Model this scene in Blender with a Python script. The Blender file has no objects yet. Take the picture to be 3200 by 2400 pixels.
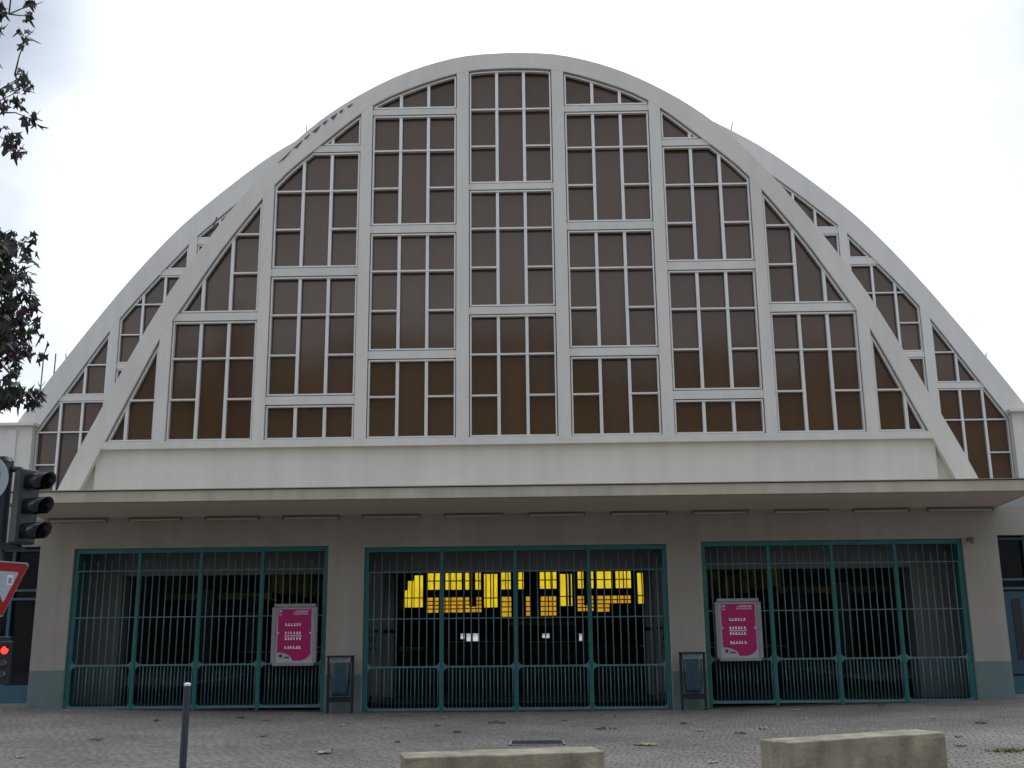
import bpy, bmesh, math, random
from mathutils import Vector, Matrix
R = math.radians
rnd = random.Random(7)
scn = bpy.context.scene
COL = scn.collection

# ------------------------------------------------------------------ helpers
class MB:
    def __init__(s): s.bm = bmesh.new()
    def poly(s, pts):
        vs = [s.bm.verts.new(p) for p in pts]
        try: return s.bm.faces.new(vs)
        except ValueError: return None
    def box(s, x0, x1, y0, y1, z0, z1):
        v = [s.bm.verts.new((x, y, z)) for z in (z0, z1) for (x, y) in ((x0, y0), (x1, y0), (x1, y1), (x0, y1))]
        for f in ((3, 2, 1, 0), (4, 5, 6, 7), (0, 1, 5, 4), (1, 2, 6, 5), (2, 3, 7, 6), (3, 0, 4, 7)):
            s.bm.faces.new([v[i] for i in f])
    def prism(s, p, y0, y1):          # p: (x,z) polygon, extruded along y
        if len(p) < 3: return
        a = [s.bm.verts.new((x, y0, z)) for x, z in p]; b = [s.bm.verts.new((x, y1, z)) for x, z in p]
        s.bm.faces.new(a); s.bm.faces.new(b[::-1])
        n = len(p)
        for i in range(n):
            j = (i + 1) % n; s.bm.faces.new((a[j], a[i], b[i], b[j]))
    def prism_x(s, p, x0, x1):        # p: (y,z) polygon, extruded along x
        a = [s.bm.verts.new((x0, y, z)) for y, z in p]; b = [s.bm.verts.new((x1, y, z)) for y, z in p]
        s.bm.faces.new(a); s.bm.faces.new(b[::-1]); n = len(p)
        for i in range(n):
            j = (i + 1) % n; s.bm.faces.new((a[j], a[i], b[i], b[j]))
    def cyl(s, p0, p1, r0, r1=None, n=12, caps=True):
        r1 = r0 if r1 is None else r1
        p0, p1 = Vector(p0), Vector(p1); d = (p1 - p0).normalized()
        u = d.orthogonal().normalized(); w = d.cross(u)
        A = []; B = []
        for i in range(n):
            t = 2 * math.pi * i / n; o = u * math.cos(t) + w * math.sin(t)
            A.append(s.bm.verts.new(p0 + o * r0)); B.append(s.bm.verts.new(p1 + o * r1))
        for i in range(n):
            j = (i + 1) % n; s.bm.faces.new((A[i], A[j], B[j], B[i]))
        if caps: s.bm.faces.new(A[::-1]); s.bm.faces.new(B)
    def tube(s, pts, r, n=8):
        for i in range(len(pts) - 1): s.cyl(pts[i], pts[i + 1], r if not isinstance(r, list) else r[i], r if not isinstance(r, list) else r[i + 1], n)
    def strip(s, A, B, y0, y1):       # band between two (x,z) polylines
        for i in range(len(A) - 1): s.prism([A[i], A[i + 1], B[i + 1], B[i]], y0, y1)
    def obj(s, name, m, parent=None, smooth=False, bevel=0, recalc=True):
        if recalc: bmesh.ops.recalc_face_normals(s.bm, faces=s.bm.faces[:])
        me = bpy.data.meshes.new(name); s.bm.to_mesh(me); s.bm.free()
        me.materials.append(m)
        if smooth:
            for p in me.polygons: p.use_smooth = True
        o = bpy.data.objects.new(name, me); COL.objects.link(o)
        if parent is not None: o.parent = parent
        if bevel:
            b = o.modifiers.new('bevel', 'BEVEL'); b.width = bevel; b.segments = 2; b.limit_method = 'ANGLE'
        return o

def empty(name, loc=(0, 0, 0), rz=0):
    o = bpy.data.objects.new(name, None); COL.objects.link(o)
    o.location = loc; o.rotation_euler = (0, 0, rz); o.empty_display_size = .2
    return o
def tag(o, label=None, cat=None, group=None, kind=None):
    if label: o['label'] = label
    if cat: o['category'] = cat
    if group: o['group'] = group
    if kind: o['kind'] = kind
    return o
def copy_tree(o, parent=None):
    c = o.copy(); COL.objects.link(c); c.parent = parent
    for ch in list(o.children): copy_tree(ch, c)
    return c
def smooth_curve(P, k=6):             # Catmull-Rom through (x,z)
    out = []
    Q = [P[0]] + P + [P[-1]]
    for i in range(1, len(Q) - 2):
        p0, p1, p2, p3 = Q[i - 1], Q[i], Q[i + 1], Q[i + 2]
        for j in range(k):
            t = j / k
            out.append(tuple(.5 * (2 * p1[a] + (p2[a] - p0[a]) * t + (2 * p0[a] - 5 * p1[a] + 4 * p2[a] - p3[a]) * t * t + (3 * p1[a] - p0[a] - 3 * p2[a] + p3[a]) * t ** 3) for a in (0, 1)))
    out.append(P[-1]); return out
def mirror(P):                        # half profile from apex outward -> full, left to right
    return [(-x, z) for x, z in P[::-1]] + [p for p in P if p[0] > 1e-6]
def offset(P, e):                     # inset below/inside the arch
    out = []
    for i in range(len(P)):
        a = P[max(i - 1, 0)]; b = P[min(i + 1, len(P) - 1)]
        dx, dz = b[0] - a[0], b[1] - a[1]; l = math.hypot(dx, dz)
        out.append((P[i][0] + dz / l * e, P[i][1] - dx / l * e))
    return out
def clip_half(poly, a, b):            # keep the side to the right of a->b
    out = []; n = len(poly)
    def sd(p): return (b[0] - a[0]) * (p[1] - a[1]) - (b[1] - a[1]) * (p[0] - a[0])
    for i in range(n):
        p, q = poly[i], poly[(i + 1) % n]; dp, dq = sd(p), sd(q)
        if dp <= 0: out.append(p)
        if (dp < 0 < dq) or (dq < 0 < dp):
            t = dp / (dp - dq); out.append((p[0] + (q[0] - p[0]) * t, p[1] + (q[1] - p[1]) * t))
    return out
def clip_arch(poly, arch):            # arch: left to right, region under it
    for i in range(len(arch) - 1):
        if not poly: return poly
        poly = clip_half(poly, arch[i], arch[i + 1])
    return poly
def clip_rect(poly, x0, x1, z0, z1):
    for a, b in (((x0, z0), (x0, z1)), ((x0, z1), (x1, z1)), ((x1, z1), (x1, z0)), ((x1, z0), (x0, z0))):
        if not poly: return poly
        poly = clip_half(poly, a, b)
    return poly
def rect(x0, x1, z0, z1): return [(x0, z0), (x0, z1), (x1, z1), (x1, z0)]
def area(p): return abs(sum(p[i][0] * p[(i + 1) % len(p)][1] - p[(i + 1) % len(p)][0] * p[i][1] for i in range(len(p)))) / 2 if len(p) > 2 else 0

# ------------------------------------------------------------------ materials
def mat(name, col, rough=.7, metal=0, spec=.5, noise=None, bump=None, streak=None, alpha=None, emit=None, trans=0):
    """noise=(scale, amount) mottles the base colour, bump=(scale, strength), streak=(amount) vertical run-off stains"""
    m = bpy.data.materials.new(name); m.use_nodes = True; N = m.node_tree.nodes; L = m.node_tree.links
    b = N['Principled BSDF']; b.inputs['Base Color'].default_value = (*col, 1); b.inputs['Roughness'].default_value = rough
    b.inputs['Metallic'].default_value = metal; b.inputs['Specular IOR Level'].default_value = spec
    if trans: b.inputs['Transmission Weight'].default_value = trans
    tc = N.new('ShaderNodeTexCoord'); src = None
    if noise:
        n = N.new('ShaderNodeTexNoise'); n.inputs['Scale'].default_value = noise[0]; n.inputs['Detail'].default_value = 8; n.inputs['Roughness'].default_value = .6
        L.new(tc.outputs['Object'], n.inputs['Vector'])
        r = N.new('ShaderNodeMapRange'); r.inputs[1].default_value = .3; r.inputs[2].default_value = .7
        r.inputs[3].default_value = 1 - noise[1]; r.inputs[4].default_value = 1 + noise[1] * .6
        L.new(n.outputs['Fac'], r.inputs[0]); src = r.outputs[0]
    if streak:
        mp = N.new('ShaderNodeMapping'); mp.inputs['Scale'].default_value = (2.2, 2.2, .12); L.new(tc.outputs['Object'], mp.inputs[0])
        n = N.new('ShaderNodeTexNoise'); n.inputs['Scale'].default_value = 1.6; n.inputs['Detail'].default_value = 6; L.new(mp.outputs[0], n.inputs['Vector'])
        r = N.new('ShaderNodeMapRange'); r.inputs[1].default_value = .35; r.inputs[2].default_value = .75; r.inputs[3].default_value = 1; r.inputs[4].default_value = 1 - streak
        L.new(n.outputs['Fac'], r.inputs[0])
        if src:
            mu = N.new('ShaderNodeMath'); mu.operation = 'MULTIPLY'; L.new(src, mu.inputs[0]); L.new(r.outputs[0], mu.inputs[1]); src = mu.outputs[0]
        else: src = r.outputs[0]
    if src:
        mx = N.new('ShaderNodeVectorMath'); mx.operation = 'SCALE'; mx.inputs[0].default_value = col; L.new(src, mx.inputs['Scale']); L.new(mx.outputs[0], b.inputs['Base Color'])
    if bump:
        n = N.new('ShaderNodeTexNoise'); n.inputs['Scale'].default_value = bump[0]; n.inputs['Detail'].default_value = 5; L.new(tc.outputs['Object'], n.inputs['Vector'])
        bp = N.new('ShaderNodeBump'); bp.inputs['Strength'].default_value = bump[1]; bp.inputs['Distance'].default_value = .02
        L.new(n.outputs['Fac'], bp.inputs['Height']); L.new(bp.outputs[0], b.inputs['Normal'])
    if emit:
        b.inputs['Emission Color'].default_value = (*emit[0], 1); b.inputs['Emission Strength'].default_value = emit[1]
    return m
M = {}
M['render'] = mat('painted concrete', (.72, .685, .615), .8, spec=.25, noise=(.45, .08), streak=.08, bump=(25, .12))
M['rib'] = mat('rib concrete', (.73, .695, .635), .8, spec=.25, noise=(.3, .09), streak=.08, bump=(18, .12))
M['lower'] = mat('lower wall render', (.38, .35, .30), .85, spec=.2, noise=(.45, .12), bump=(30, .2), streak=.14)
M['fascia'] = mat('fascia paint', (.56, .51, .40), .8, spec=.2, noise=(.7, .1), streak=.22)
M['soffit'] = mat('soffit render', (.66, .55, .47), .9, spec=.1, noise=(.5, .06))
M['plinth'] = mat('plinth paint', (.155, .205, .20), .7, spec=.3, noise=(1.5, .1), streak=.1)
M['frame'] = mat('window metal', (.74, .735, .70), .42, metal=.25, noise=(2, .05))
M['teal'] = mat('teal gate paint', (.012, .15, .145), .4, spec=.5, noise=(5, .18))
M['tealbar'] = mat('teal bar paint', (.085, .19, .205), .38, spec=.5, noise=(4, .15))
M['tealdoor'] = mat('door paint', (.035, .115, .155), .45, noise=(3, .15))
M['doorblue'] = mat('blue door panel', (.03, .08, .115), .35, noise=(2, .1))
M['roof'] = mat('roof membrane', (.34, .35, .34), .85, noise=(.6, .12))
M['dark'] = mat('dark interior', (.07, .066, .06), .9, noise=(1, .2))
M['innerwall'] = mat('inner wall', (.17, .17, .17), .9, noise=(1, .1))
M['amber_lit'] = mat('ochre parapet', (.40, .29, .06), .8, noise=(.9, .85))  # yellow of the hall's amber light is put into this colour
M['black'] = mat('black plastic', (.018, .024, .027), .35, noise=(6, .15))
M['hood'] = mat('visor plastic', (.012, .016, .024), .22, spec=.6)
M['pole'] = mat('pole paint', (.03, .04, .05), .4, noise=(8, .12))
M['boll'] = mat('bollard paint', (.035, .045, .06), .5, noise=(9, .15))
M['white'] = mat('white paint', (.8, .8, .8), .4)
M['signgrey'] = mat('aluminium', (.38, .39, .40), .35, metal=.7, noise=(6, .06))
M['casemetal'] = mat('case aluminium', (.30, .30, .31), .45, metal=.35, noise=(5, .06))
M['magenta'] = mat('poster print', (.42, .012, .13), .4, spec=.4, noise=(3, .06))
M['posterpale'] = mat('poster pale print', (.42, .42, .44), .5)
M['posterdark'] = mat('poster dark print', (.05, .05, .06), .5)
M['red'] = mat('sign red', (.32, .006, .012), .35, spec=.5)
M['signwhite'] = mat('sign white', (.38, .45, .49), .35, spec=.5)
M['signblack'] = mat('sign black', (.01, .012, .015), .4)
M['stone'] = mat('bench stone', (.37, .325, .235), .85, spec=.2, noise=(3.5, .38), bump=(30, .5), streak=.40)
M['steel'] = mat('grate steel', (.09, .09, .085), .6, metal=.4, noise=(9, .2))
M['lamp'] = mat('lamp tube', (.5, .48, .45), .4)
M['lampbody'] = mat('lamp housing', (.16, .14, .13), .5)
M['bag'] = mat('bin bag', (.02, .06, .085), .25, spec=.7, noise=(7, .5), bump=(9, .6))
M['binpaint'] = mat('bin paint', (.008, .012, .018), .5)
M['binlid'] = mat('bin lid', (.20, .25, .27), .4, noise=(14, .5))
M['bark'] = mat('bark', (.09, .07, .05), .9, noise=(6, .3), bump=(12, .6))
M['leafdry'] = mat('dry leaf', (.36, .33, .20), .7, noise=(12, .3))
M['leafdark'] = mat('wet leaf', (.035, .028, .022), .6, noise=(12, .3))
M['leafgreen'] = mat('fallen green leaf', (.20, .22, .07), .7, noise=(12, .3))
M['lit_red'] = mat('lit red lens', (.5, .02, .01), .3, emit=((1, .05, .03), 1.6))
M['lens'] = mat('unlit lens', (.05, .055, .055), .15, spec=.8)
M['house'] = mat('house render', (.26, .225, .18), .85, noise=(.4, .1), streak=.1)
M['houseglass'] = mat('house glass', (.03, .035, .04), .1)
M['slate'] = mat('slate roof', (.10, .10, .11), .7, noise=(2, .2))
M['asphalt'] = mat('asphalt', (.05, .05, .052), .9, noise=(30, .3), bump=(120, .4))
M['kerb'] = mat('kerb granite', (.25, .25, .24), .85, noise=(20, .2))

def amber(name, a, b2):               # brown glazing, every pane its own tint
    m = bpy.data.materials.new(name); m.use_nodes = True; N = m.node_tree.nodes; L = m.node_tree.links
    b = N['Principled BSDF']; g = N.new('ShaderNodeNewGeometry'); mx = N.new('ShaderNodeValToRGB'); mx.color_ramp.interpolation = 'LINEAR'
    mx.color_ramp.elements[0].color = (*a, 1); mx.color_ramp.elements[1].color = (*b2, 1)
    for p_, c_ in ((.3, (.078, .042, .013)), (.5, (.100, .047, .023)), (.62, (.070, .042, .016)), (.8, (.088, .043, .020))):
        e_ = mx.color_ramp.elements.new(p_); e_.color = (*c_, 1)
    L.new(g.outputs['Random Per Island'], mx.inputs[0]); L.new(mx.outputs[0], b.inputs['Base Color'])
    b.inputs['Roughness'].default_value = .13; b.inputs['IOR'].default_value = 1.62; b.inputs['Specular IOR Level'].default_value = .5
    tc = N.new('ShaderNodeTexCoord'); n = N.new('ShaderNodeTexNoise'); n.inputs['Scale'].default_value = .8; L.new(tc.outputs['Object'], n.inputs['Vector'])
    bp = N.new('ShaderNodeBump'); bp.inputs['Strength'].default_value = .12; bp.inputs['Distance'].default_value = .02
    L.new(n.outputs['Fac'], bp.inputs['Height']); L.new(bp.outputs[0], b.inputs['Normal'])
    return m
M['amber'] = amber('amber glass', (.080, .041, .017), (.104, .054, .028))
def clearglass(name, col, fac):
    m = bpy.data.materials.new(name); m.use_nodes = True; N = m.node_tree.nodes; L = m.node_tree.links
    b = N['Principled BSDF']; b.inputs['Base Color'].default_value = (.01, .015, .02, 1); b.inputs['Roughness'].default_value = .05
    t = N.new('ShaderNodeBsdfTransparent'); t.inputs[0].default_value = (*col, 1)
    mx = N.new('ShaderNodeMixShader'); mx.inputs[0].default_value = fac
    L.new(b.outputs[0], mx.inputs[1]); L.new(t.outputs[0], mx.inputs[2]); L.new(mx.outputs[0], N['Material Output'].inputs[0])
    return m
M['yellow'] = clearglass('yellow glass', (.60, .44, .012), .93)
M['orange'] = clearglass('orange glass', (.46, .26, .012), .90)
for nm, c2 in (('yellow', (.42, .29, .01)), ('orange', (.34, .15, .008))):
    m_ = M[nm]; N = m_.node_tree.nodes; L = m_.node_tree.links; t = next(n for n in N if n.type == 'BSDF_TRANSPARENT')
    tc = N.new('ShaderNodeTexCoord'); mp = N.new('ShaderNodeMapping'); mp.inputs['Scale'].default_value = (2.2, 1, .5); L.new(tc.outputs['Object'], mp.inputs[0])
    nz = N.new('ShaderNodeTexNoise'); nz.inputs['Scale'].default_value = 1.4; nz.inputs['Detail'].default_value = 3; L.new(mp.outputs[0], nz.inputs['Vector'])
    r = N.new('ShaderNodeMapRange'); r.inputs[1].default_value = .42; r.inputs[2].default_value = .68; L.new(nz.outputs['Fac'], r.inputs[0])
    mx = N.new('ShaderNodeMix'); mx.data_type = 'RGBA'; mx.inputs[6].default_value = t.inputs[0].default_value; mx.inputs[7].default_value = (*c2, 1)
    L.new(r.outputs[0], mx.inputs[0]); L.new(mx.outputs[2], t.inputs[0])
M['doorglass'] = clearglass('tinted door glass', (.25, .38, .45), .35)
def translucent(name, col):
    m = bpy.data.materials.new(name); m.use_nodes = True; N = m.node_tree.nodes; L = m.node_tree.links
    t = N.new('ShaderNodeBsdfTransparent'); t.inputs[0].default_value = (*col, 1)
    t2 = N.new('ShaderNodeBsdfTranslucent'); t2.inputs[0].default_value = (*col, 1)
    mx = N.new('ShaderNodeMixShader'); mx.inputs[0].default_value = .8
    L.new(t.outputs[0], mx.inputs[1]); L.new(t2.outputs[0], mx.inputs[2]); L.new(mx.outputs[0], N['Material Output'].inputs[0]); return m
M['daylight'] = translucent('frosted door glass', (.95, .97, 1))  # added pale panes standing in for daylight through the far door openings

def leafmat():
    m = bpy.data.materials.new('tree leaf'); m.use_nodes = True; N = m.node_tree.nodes; L = m.node_tree.links
    b = N['Principled BSDF']; g = N.new('ShaderNodeNewGeometry'); r = N.new('ShaderNodeValToRGB')
    r.color_ramp.elements[0].color = (.035, .07, .025, 1); r.color_ramp.elements[1].color = (.12, .03, .09, 1)
    r.color_ramp.elements[1].position = 1
    for p, c in ((.35, (.035, .05, .024, 1)), (.6, (.07, .055, .045, 1)), (.85, (.045, .035, .045, 1))):
        e = r.color_ramp.elements.new(p); e.color = c
    L.new(g.outputs['Random Per Island'], r.inputs[0]); L.new(r.outputs[0], b.inputs['Base Color']); b.inputs['Roughness'].default_value = .5
    t = N.new('ShaderNodeBsdfTranslucent'); L.new(r.outputs[0], t.inputs[0])
    mx = N.new('ShaderNodeMixShader'); mx.inputs[0].default_value = .25
    L.new(b.outputs[0], mx.inputs[1]); L.new(t.outputs[0], mx.inputs[2]); L.new(mx.outputs[0], N['Material Output'].inputs[0]); return m
M['leaf'] = leafmat()

def paving():
    m = bpy.data.materials.new('sett paving'); m.use_nodes = True; N = m.node_tree.nodes; L = m.node_tree.links
    b = N['Principled BSDF']; b.inputs['Roughness'].default_value = .8; b.inputs['Specular IOR Level'].default_value = .35
    tc = N.new('ShaderNodeTexCoord')
    nz = N.new('ShaderNodeTexNoise'); nz.inputs['Scale'].default_value = 1.3; nz.inputs['Detail'].default_value = 2; L.new(tc.outputs['Object'], nz.inputs['Vector'])
    wb = N.new('ShaderNodeMapRange'); wb.inputs[3].default_value = -.22; wb.inputs[4].default_value = .22; L.new(nz.outputs['Fac'], wb.inputs[0])
    ad = N.new('ShaderNodeVectorMath'); ad.operation = 'ADD'; L.new(tc.outputs['Object'], ad.inputs[0]); L.new(wb.outputs[0], ad.inputs[1])
    rot = N.new('ShaderNodeMapping'); rot.inputs['Rotation'].default_value = (0, 0, R(12)); L.new(ad.outputs[0], rot.inputs[0])
    br = N.new('ShaderNodeTexBrick'); br.inputs['Scale'].default_value = 1; br.inputs['Brick Width'].default_value = .17; br.inputs['Row Height'].default_value = .12
    br.inputs['Mortar Size'].default_value = .012; br.inputs['Mortar Smooth'].default_value = .5; br.inputs['Bias'].default_value = 0
    br.inputs['Color1'].default_value = (.255, .225, .188, 1); br.inputs['Color2'].default_value = (.195, .173, .147, 1); br.inputs['Mortar'].default_value = (.088, .08, .07, 1)
    L.new(rot.outputs[0], br.inputs['Vector'])
    n2 = N.new('ShaderNodeTexNoise'); n2.inputs['Scale'].default_value = 28; n2.inputs['Detail'].default_value = 8; n2.inputs['Roughness'].default_value = .7; L.new(tc.outputs['Object'], n2.inputs['Vector'])
    n3 = N.new('ShaderNodeTexNoise'); n3.inputs['Scale'].default_value = .55; n3.inputs['Detail'].default_value = 6; L.new(tc.outputs['Object'], n3.inputs['Vector'])
    r2 = N.new('ShaderNodeMapRange'); r2.inputs[1].default_value = .25; r2.inputs[2].default_value = .75; r2.inputs[3].default_value = .5; r2.inputs[4].default_value = 1.55; L.new(n2.outputs['Fac'], r2.inputs[0])
    r3 = N.new('ShaderNodeMapRange'); r3.inputs[1].default_value = .3; r3.inputs[2].default_value = .7; r3.inputs[3].default_value = .78; r3.inputs[4].default_value = 1.22; L.new(n3.outputs['Fac'], r3.inputs[0])
    mu = N.new('ShaderNodeMath'); mu.operation = 'MULTIPLY'; L.new(r2.outputs[0], mu.inputs[0]); L.new(r3.outputs[0], mu.inputs[1])
    # light grit: small pale stones
    vo = N.new('ShaderNodeTexVoronoi'); vo.inputs['Scale'].default_value = 3.2; L.new(tc.outputs['Object'], vo.inputs['Vector'])
    cr = N.new('ShaderNodeMapRange'); cr.inputs[1].default_value = .05; cr.inputs[2].default_value = .09; cr.inputs[3].default_value = 1; cr.inputs[4].default_value = 0; L.new(vo.outputs['Distance'], cr.inputs[0])
    sc = N.new('ShaderNodeVectorMath'); sc.operation = 'SCALE'; L.new(br.outputs['Color'], sc.inputs[0]); L.new(mu.outputs[0], sc.inputs['Scale'])
    mx = N.new('ShaderNodeMix'); mx.data_type = 'RGBA'; L.new(sc.outputs[0], mx.inputs[6]); mx.inputs[7].default_value = (.3, .28, .26, 1)
    g = N.new('ShaderNodeMath'); g.operation = 'MULTIPLY'; g.inputs[1].default_value = .55; L.new(cr.outputs[0], g.inputs[0]); L.new(g.outputs[0], mx.inputs[0])
    L.new(mx.outputs[2], b.inputs['Base Color'])
    hs = N.new('ShaderNodeMath'); hs.operation = 'MULTIPLY_ADD'; hs.inputs[1].default_value = -1; L.new(br.outputs['Fac'], hs.inputs[0]); L.new(n2.outputs['Fac'], hs.inputs[2])
    bp = N.new('ShaderNodeBump'); bp.inputs['Strength'].default_value = .9; bp.inputs['Distance'].default_value = .012; L.new(hs.outputs[0], bp.inputs['Height']); L.new(bp.outputs[0], b.inputs['Normal'])
    return m
M['paving'] = paving()

# ------------------------------------------------------------------ ground
def gz(x, y=0):
    f = 1.0 if y > -16 else max(0.0, 1 - (-16 - y) / 6)
    return .0017 * min(abs(x), 13.0) ** 2 * f
g = MB()
xs = [-400, -120, -40, -20] + [-16 + i for i in range(33)] + [20, 40, 120, 400]
ys = [-400, -120, -60, -30, -22, -19, -17.5, -16, -12, -8, -4, 0, 4, 12, 30, 90, 200, 500]
V = [[g.bm.verts.new((x, y, gz(x, y) if abs(x) < 300 else gz(13, y))) for x in xs] for y in ys]
for j in range(len(ys) - 1):
    for i in range(len(xs) - 1): g.bm.faces.new((V[j][i], V[j][i + 1], V[j + 1][i + 1], V[j + 1][i]))
tag(g.obj('pavement', M['paving'], recalc=False), kind='structure')
g = MB(); g.box(-90, 90, -38, -25.2, -.02, .004); tag(g.obj('road', M['asphalt']), kind='structure')
g = MB(); g.box(-90, 90, -25.2, -25.05, 0, .06); tag(g.obj('kerb', M['kerb']), kind='structure')

# ------------------------------------------------------------------ market hall
hall = tag(empty('market_hall'), 'grey concrete market hall with a glazed parabolic arch front over three barred entrances', 'market hall')
FO = mirror(smooth_curve([(0, 14.83), (1.1, 14.76), (2.2, 14.46), (3.2, 14.0), (4.25, 13.32), (5.1, 12.55), (5.9, 11.64), (6.85, 10.34), (7.75, 8.93), (8.5, 7.48), (9.1, 6.2), (9.5, 5.35), (9.82, 4.62), (10.02, 4.1)]))
FI = mirror(smooth_curve([(0, 14.44), (1.0, 14.38), (2.1, 14.06), (3.2, 13.55), (4.45, 12.53), (5.37, 11.66), (6.45, 10.22), (7.36, 8.75), (7.84, 7.95), (8.4, 6.74), (8.88, 5.68), (9.32, 4.68), (9.56, 4.1)]))
RO = mirror(smooth_curve([(0, 18.72), (1.5, 18.64), (3.2, 18.3), (5, 17.66), (6.7, 16.75), (8.05, 15.85), (9.95, 14.22), (11.05, 13.05), (12.14, 11.68), (13.2, 10.2), (14.1, 8.88), (14.85, 7.72), (15.6, 6.5), (16.6, 4.6)]))
RI = mirror(smooth_curve([(0, 17.92), (1.5, 17.82), (3.2, 17.5), (5, 16.9), (6.6, 16.07), (7.95, 15.17), (9.62, 13.72), (10.1, 13.22), (11.3, 11.83), (12.25, 10.6), (13.3, 8.98), (14.25, 7.52), (14.9, 6.5), (16.0, 4.6)]))
def resample(P, n):
    L = [0]
    for i in range(1, len(P)): L.append(L[-1] + math.dist(P[i], P[i - 1]))
    out = []; j = 0
    for k in range(n + 1):
        t = L[-1] * k / n
        while j < len(P) - 2 and L[j + 1] < t: j += 1
        s = (t - L[j]) / (L[j + 1] - L[j]); out.append((P[j][0] + (P[j + 1][0] - P[j][0]) * s, P[j][1] + (P[j + 1][1] - P[j][1]) * s))
    return out
def arch_solid(name, O, I, y0, y1, m, n=90):
    O, I = resample(O, n), resample(I, n); b = MB(); bm = b.bm
    rings = [[bm.verts.new((p[0], y, p[1])) for p in P] for P, y in ((O, y0), (O, y1), (I, y1), (I, y0))]
    for a in range(4):
        A, B = rings[a], rings[(a + 1) % 4]
        for i in range(n): bm.faces.new((A[i], A[i + 1], B[i + 1], B[i]))
    for i in (0, n): bm.faces.new([r[i] for r in rings])
    return b.obj(name, m, hall)
arch_solid('arch_rib', FO, FI, 0, .42, M['rib'])
arch_solid('arch_rib', RO, RI, 8.0, 8.45, M['rib'])
arch_solid('vault_roof', offset(FO, .05), offset(FO, .3), .42, 8.05, M['roof'])
arch_solid('vault_roof', offset(RO, .06), offset(RO, .35), 8.45, 83, M['roof'])

def arch_window(x0, x1, z0, z1, arch, Y, sidebars=(), midbars=(), flip=False, bw=.034, mw=.068):
    """one framed panel of a bay: three columns of panes, clipped by the arch"""
    gp = .02; x0 += gp; x1 -= gp; Y -= .045; z0 += gp * .7; z1 = z1 - gp * .7 if z1 < 30 else z1
    z1c = min(z1, 40)
    w = x1 - x0; pw = (w - 2 * bw - 2 * mw) / 3
    f = MB(); A1 = offset(arch, .035); A2 = offset(arch, .035 + bw)
    cl = lambda p, a=A1: clip_arch(p, a)
    for xa, xb in ((x0, x0 + bw), (x1 - bw, x1)):
        f.prism(cl(rect(xa, xb, z0, z1c)), Y + .10, Y + .2)
    for xa in (x0 + bw + pw, x0 + bw + 2 * pw + mw):
        f.prism(cl(rect(xa, xa + mw, z0 + .01, z1c - .01)), Y + .115, Y + .2)
    f.prism(cl(rect(x0 + .001, x1 - .001, z0, z0 + bw)), Y + .095, Y + .19)
    if z1 < 30: f.prism(cl(rect(x0 + .001, x1 - .001, z1 - bw, z1)), Y + .095, Y + .19)
    for i in range(len(A1) - 1):
        q = clip_rect([A1[i], A1[i + 1], A2[i + 1], A2[i]], x0 + .002, x1 - .002, z0, z1c)
        if area(q) > 1e-5: f.prism(q, Y + .105, Y + .195)
    cols = [(x0 + bw + k * (pw + mw), x0 + bw + k * (pw + mw) + pw) for k in range(3)]
    if f.bm.faces.__len__() == 0: return
    for k, (xa, xb) in enumerate(cols):
        for zb in (midbars if k == 1 else sidebars):
            q = cl(rect(xa - .004, xb + .004, zb - .018, zb + .018))
            if area(q) > 1e-4: f.prism(q, Y + .09, Y + .198)
    p = MB(); any_ = False
    for k, (xa, xb) in enumerate(cols):
        zs = [z0 + .01] + list(midbars if k == 1 else sidebars) + [z1c - .01]
        for za, zb in zip(zs[:-1], zs[1:]):
            q = cl(rect(xa - .01, xb + .01, za, zb))
            if area(q) > 1e-3:
                q = [v for i, v in enumerate(q) if math.dist(v, q[i - 1]) > 1e-4]
                ta, tb = rnd.uniform(-.012, .012), rnd.uniform(-.012, .012); p.poly([(x, Y + .222 + ta * (x - xa) + tb * (z - za), z) for x, z in q]); any_ = True
    fo = f.obj('window', M['frame'], hall)
    if any_: p.obj('pane', M['amber'], fo, recalc=False)
    return fo
u = .925
full = lambda z: ((z + u, z + 2 * u), (z + 2 * u,))
def mirrored(x0, x1): return ((x0, x1), (-x1, -x0))
bays = []
bays.append(((-.965, .965), [(5.68, 8.44, full(5.68)), (8.62, 11.40, full(8.62)), (11.56, 99, full(11.56))]))
for r_ in mirrored(1.245, 3.20): bays.append((r_, [(5.68, 7.45, ((5.68 + u,), ())), (7.64, 10.39, full(7.64)), (10.58, 13.30, full(10.56)), (13.46, 99, ((), ()))]))
for r_ in mirrored(3.46, 5.42): bays.append((r_, [(5.68, 6.45, ((), ())), (6.65, 9.40, full(6.65)), (9.60, 12.40, full(9.6)), (12.57, 99, ((), ()))]))
for r_ in mirrored(5.67, 7.57): bays.append((r_, [(5.68, 8.39, full(5.68)), (8.58, 99, full(8.58))]))
for r_ in mirrored(7.82, 9.72): bays.append((r_, [(5.68, 99, ((5.68 + u,), ()))]))
piers = MB(); 
for xa, xb in ((.965, 1.245), (3.20, 3.46), (5.42, 5.67), (7.57, 7.82)):
    for a, b in mirrored(xa, xb):
        pb = MB(); pb.prism(clip_arch(rect(a, b, 5.6, 16), offset(FI, -.08)), .003, .36); pb.obj('pier', M['rib'], hall)
piers.bm.free()
for (xa, xb), L_ in bays:
    for i, (z0, z1, (sb, mb)) in enumerate(L_):
        arch_window(xa, xb, z0, z1, FI, 0, sb, mb)
        if i + 1 < len(L_):
            zb = L_[i + 1][0]; q = clip_arch(rect(xa - .02, xb + .02, z1 + .008, zb - .008), offset(FI, -.05))
            rb = MB(); rb.prism(q, .035, .34); rb.obj('transom', M['rib'], hall)
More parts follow.
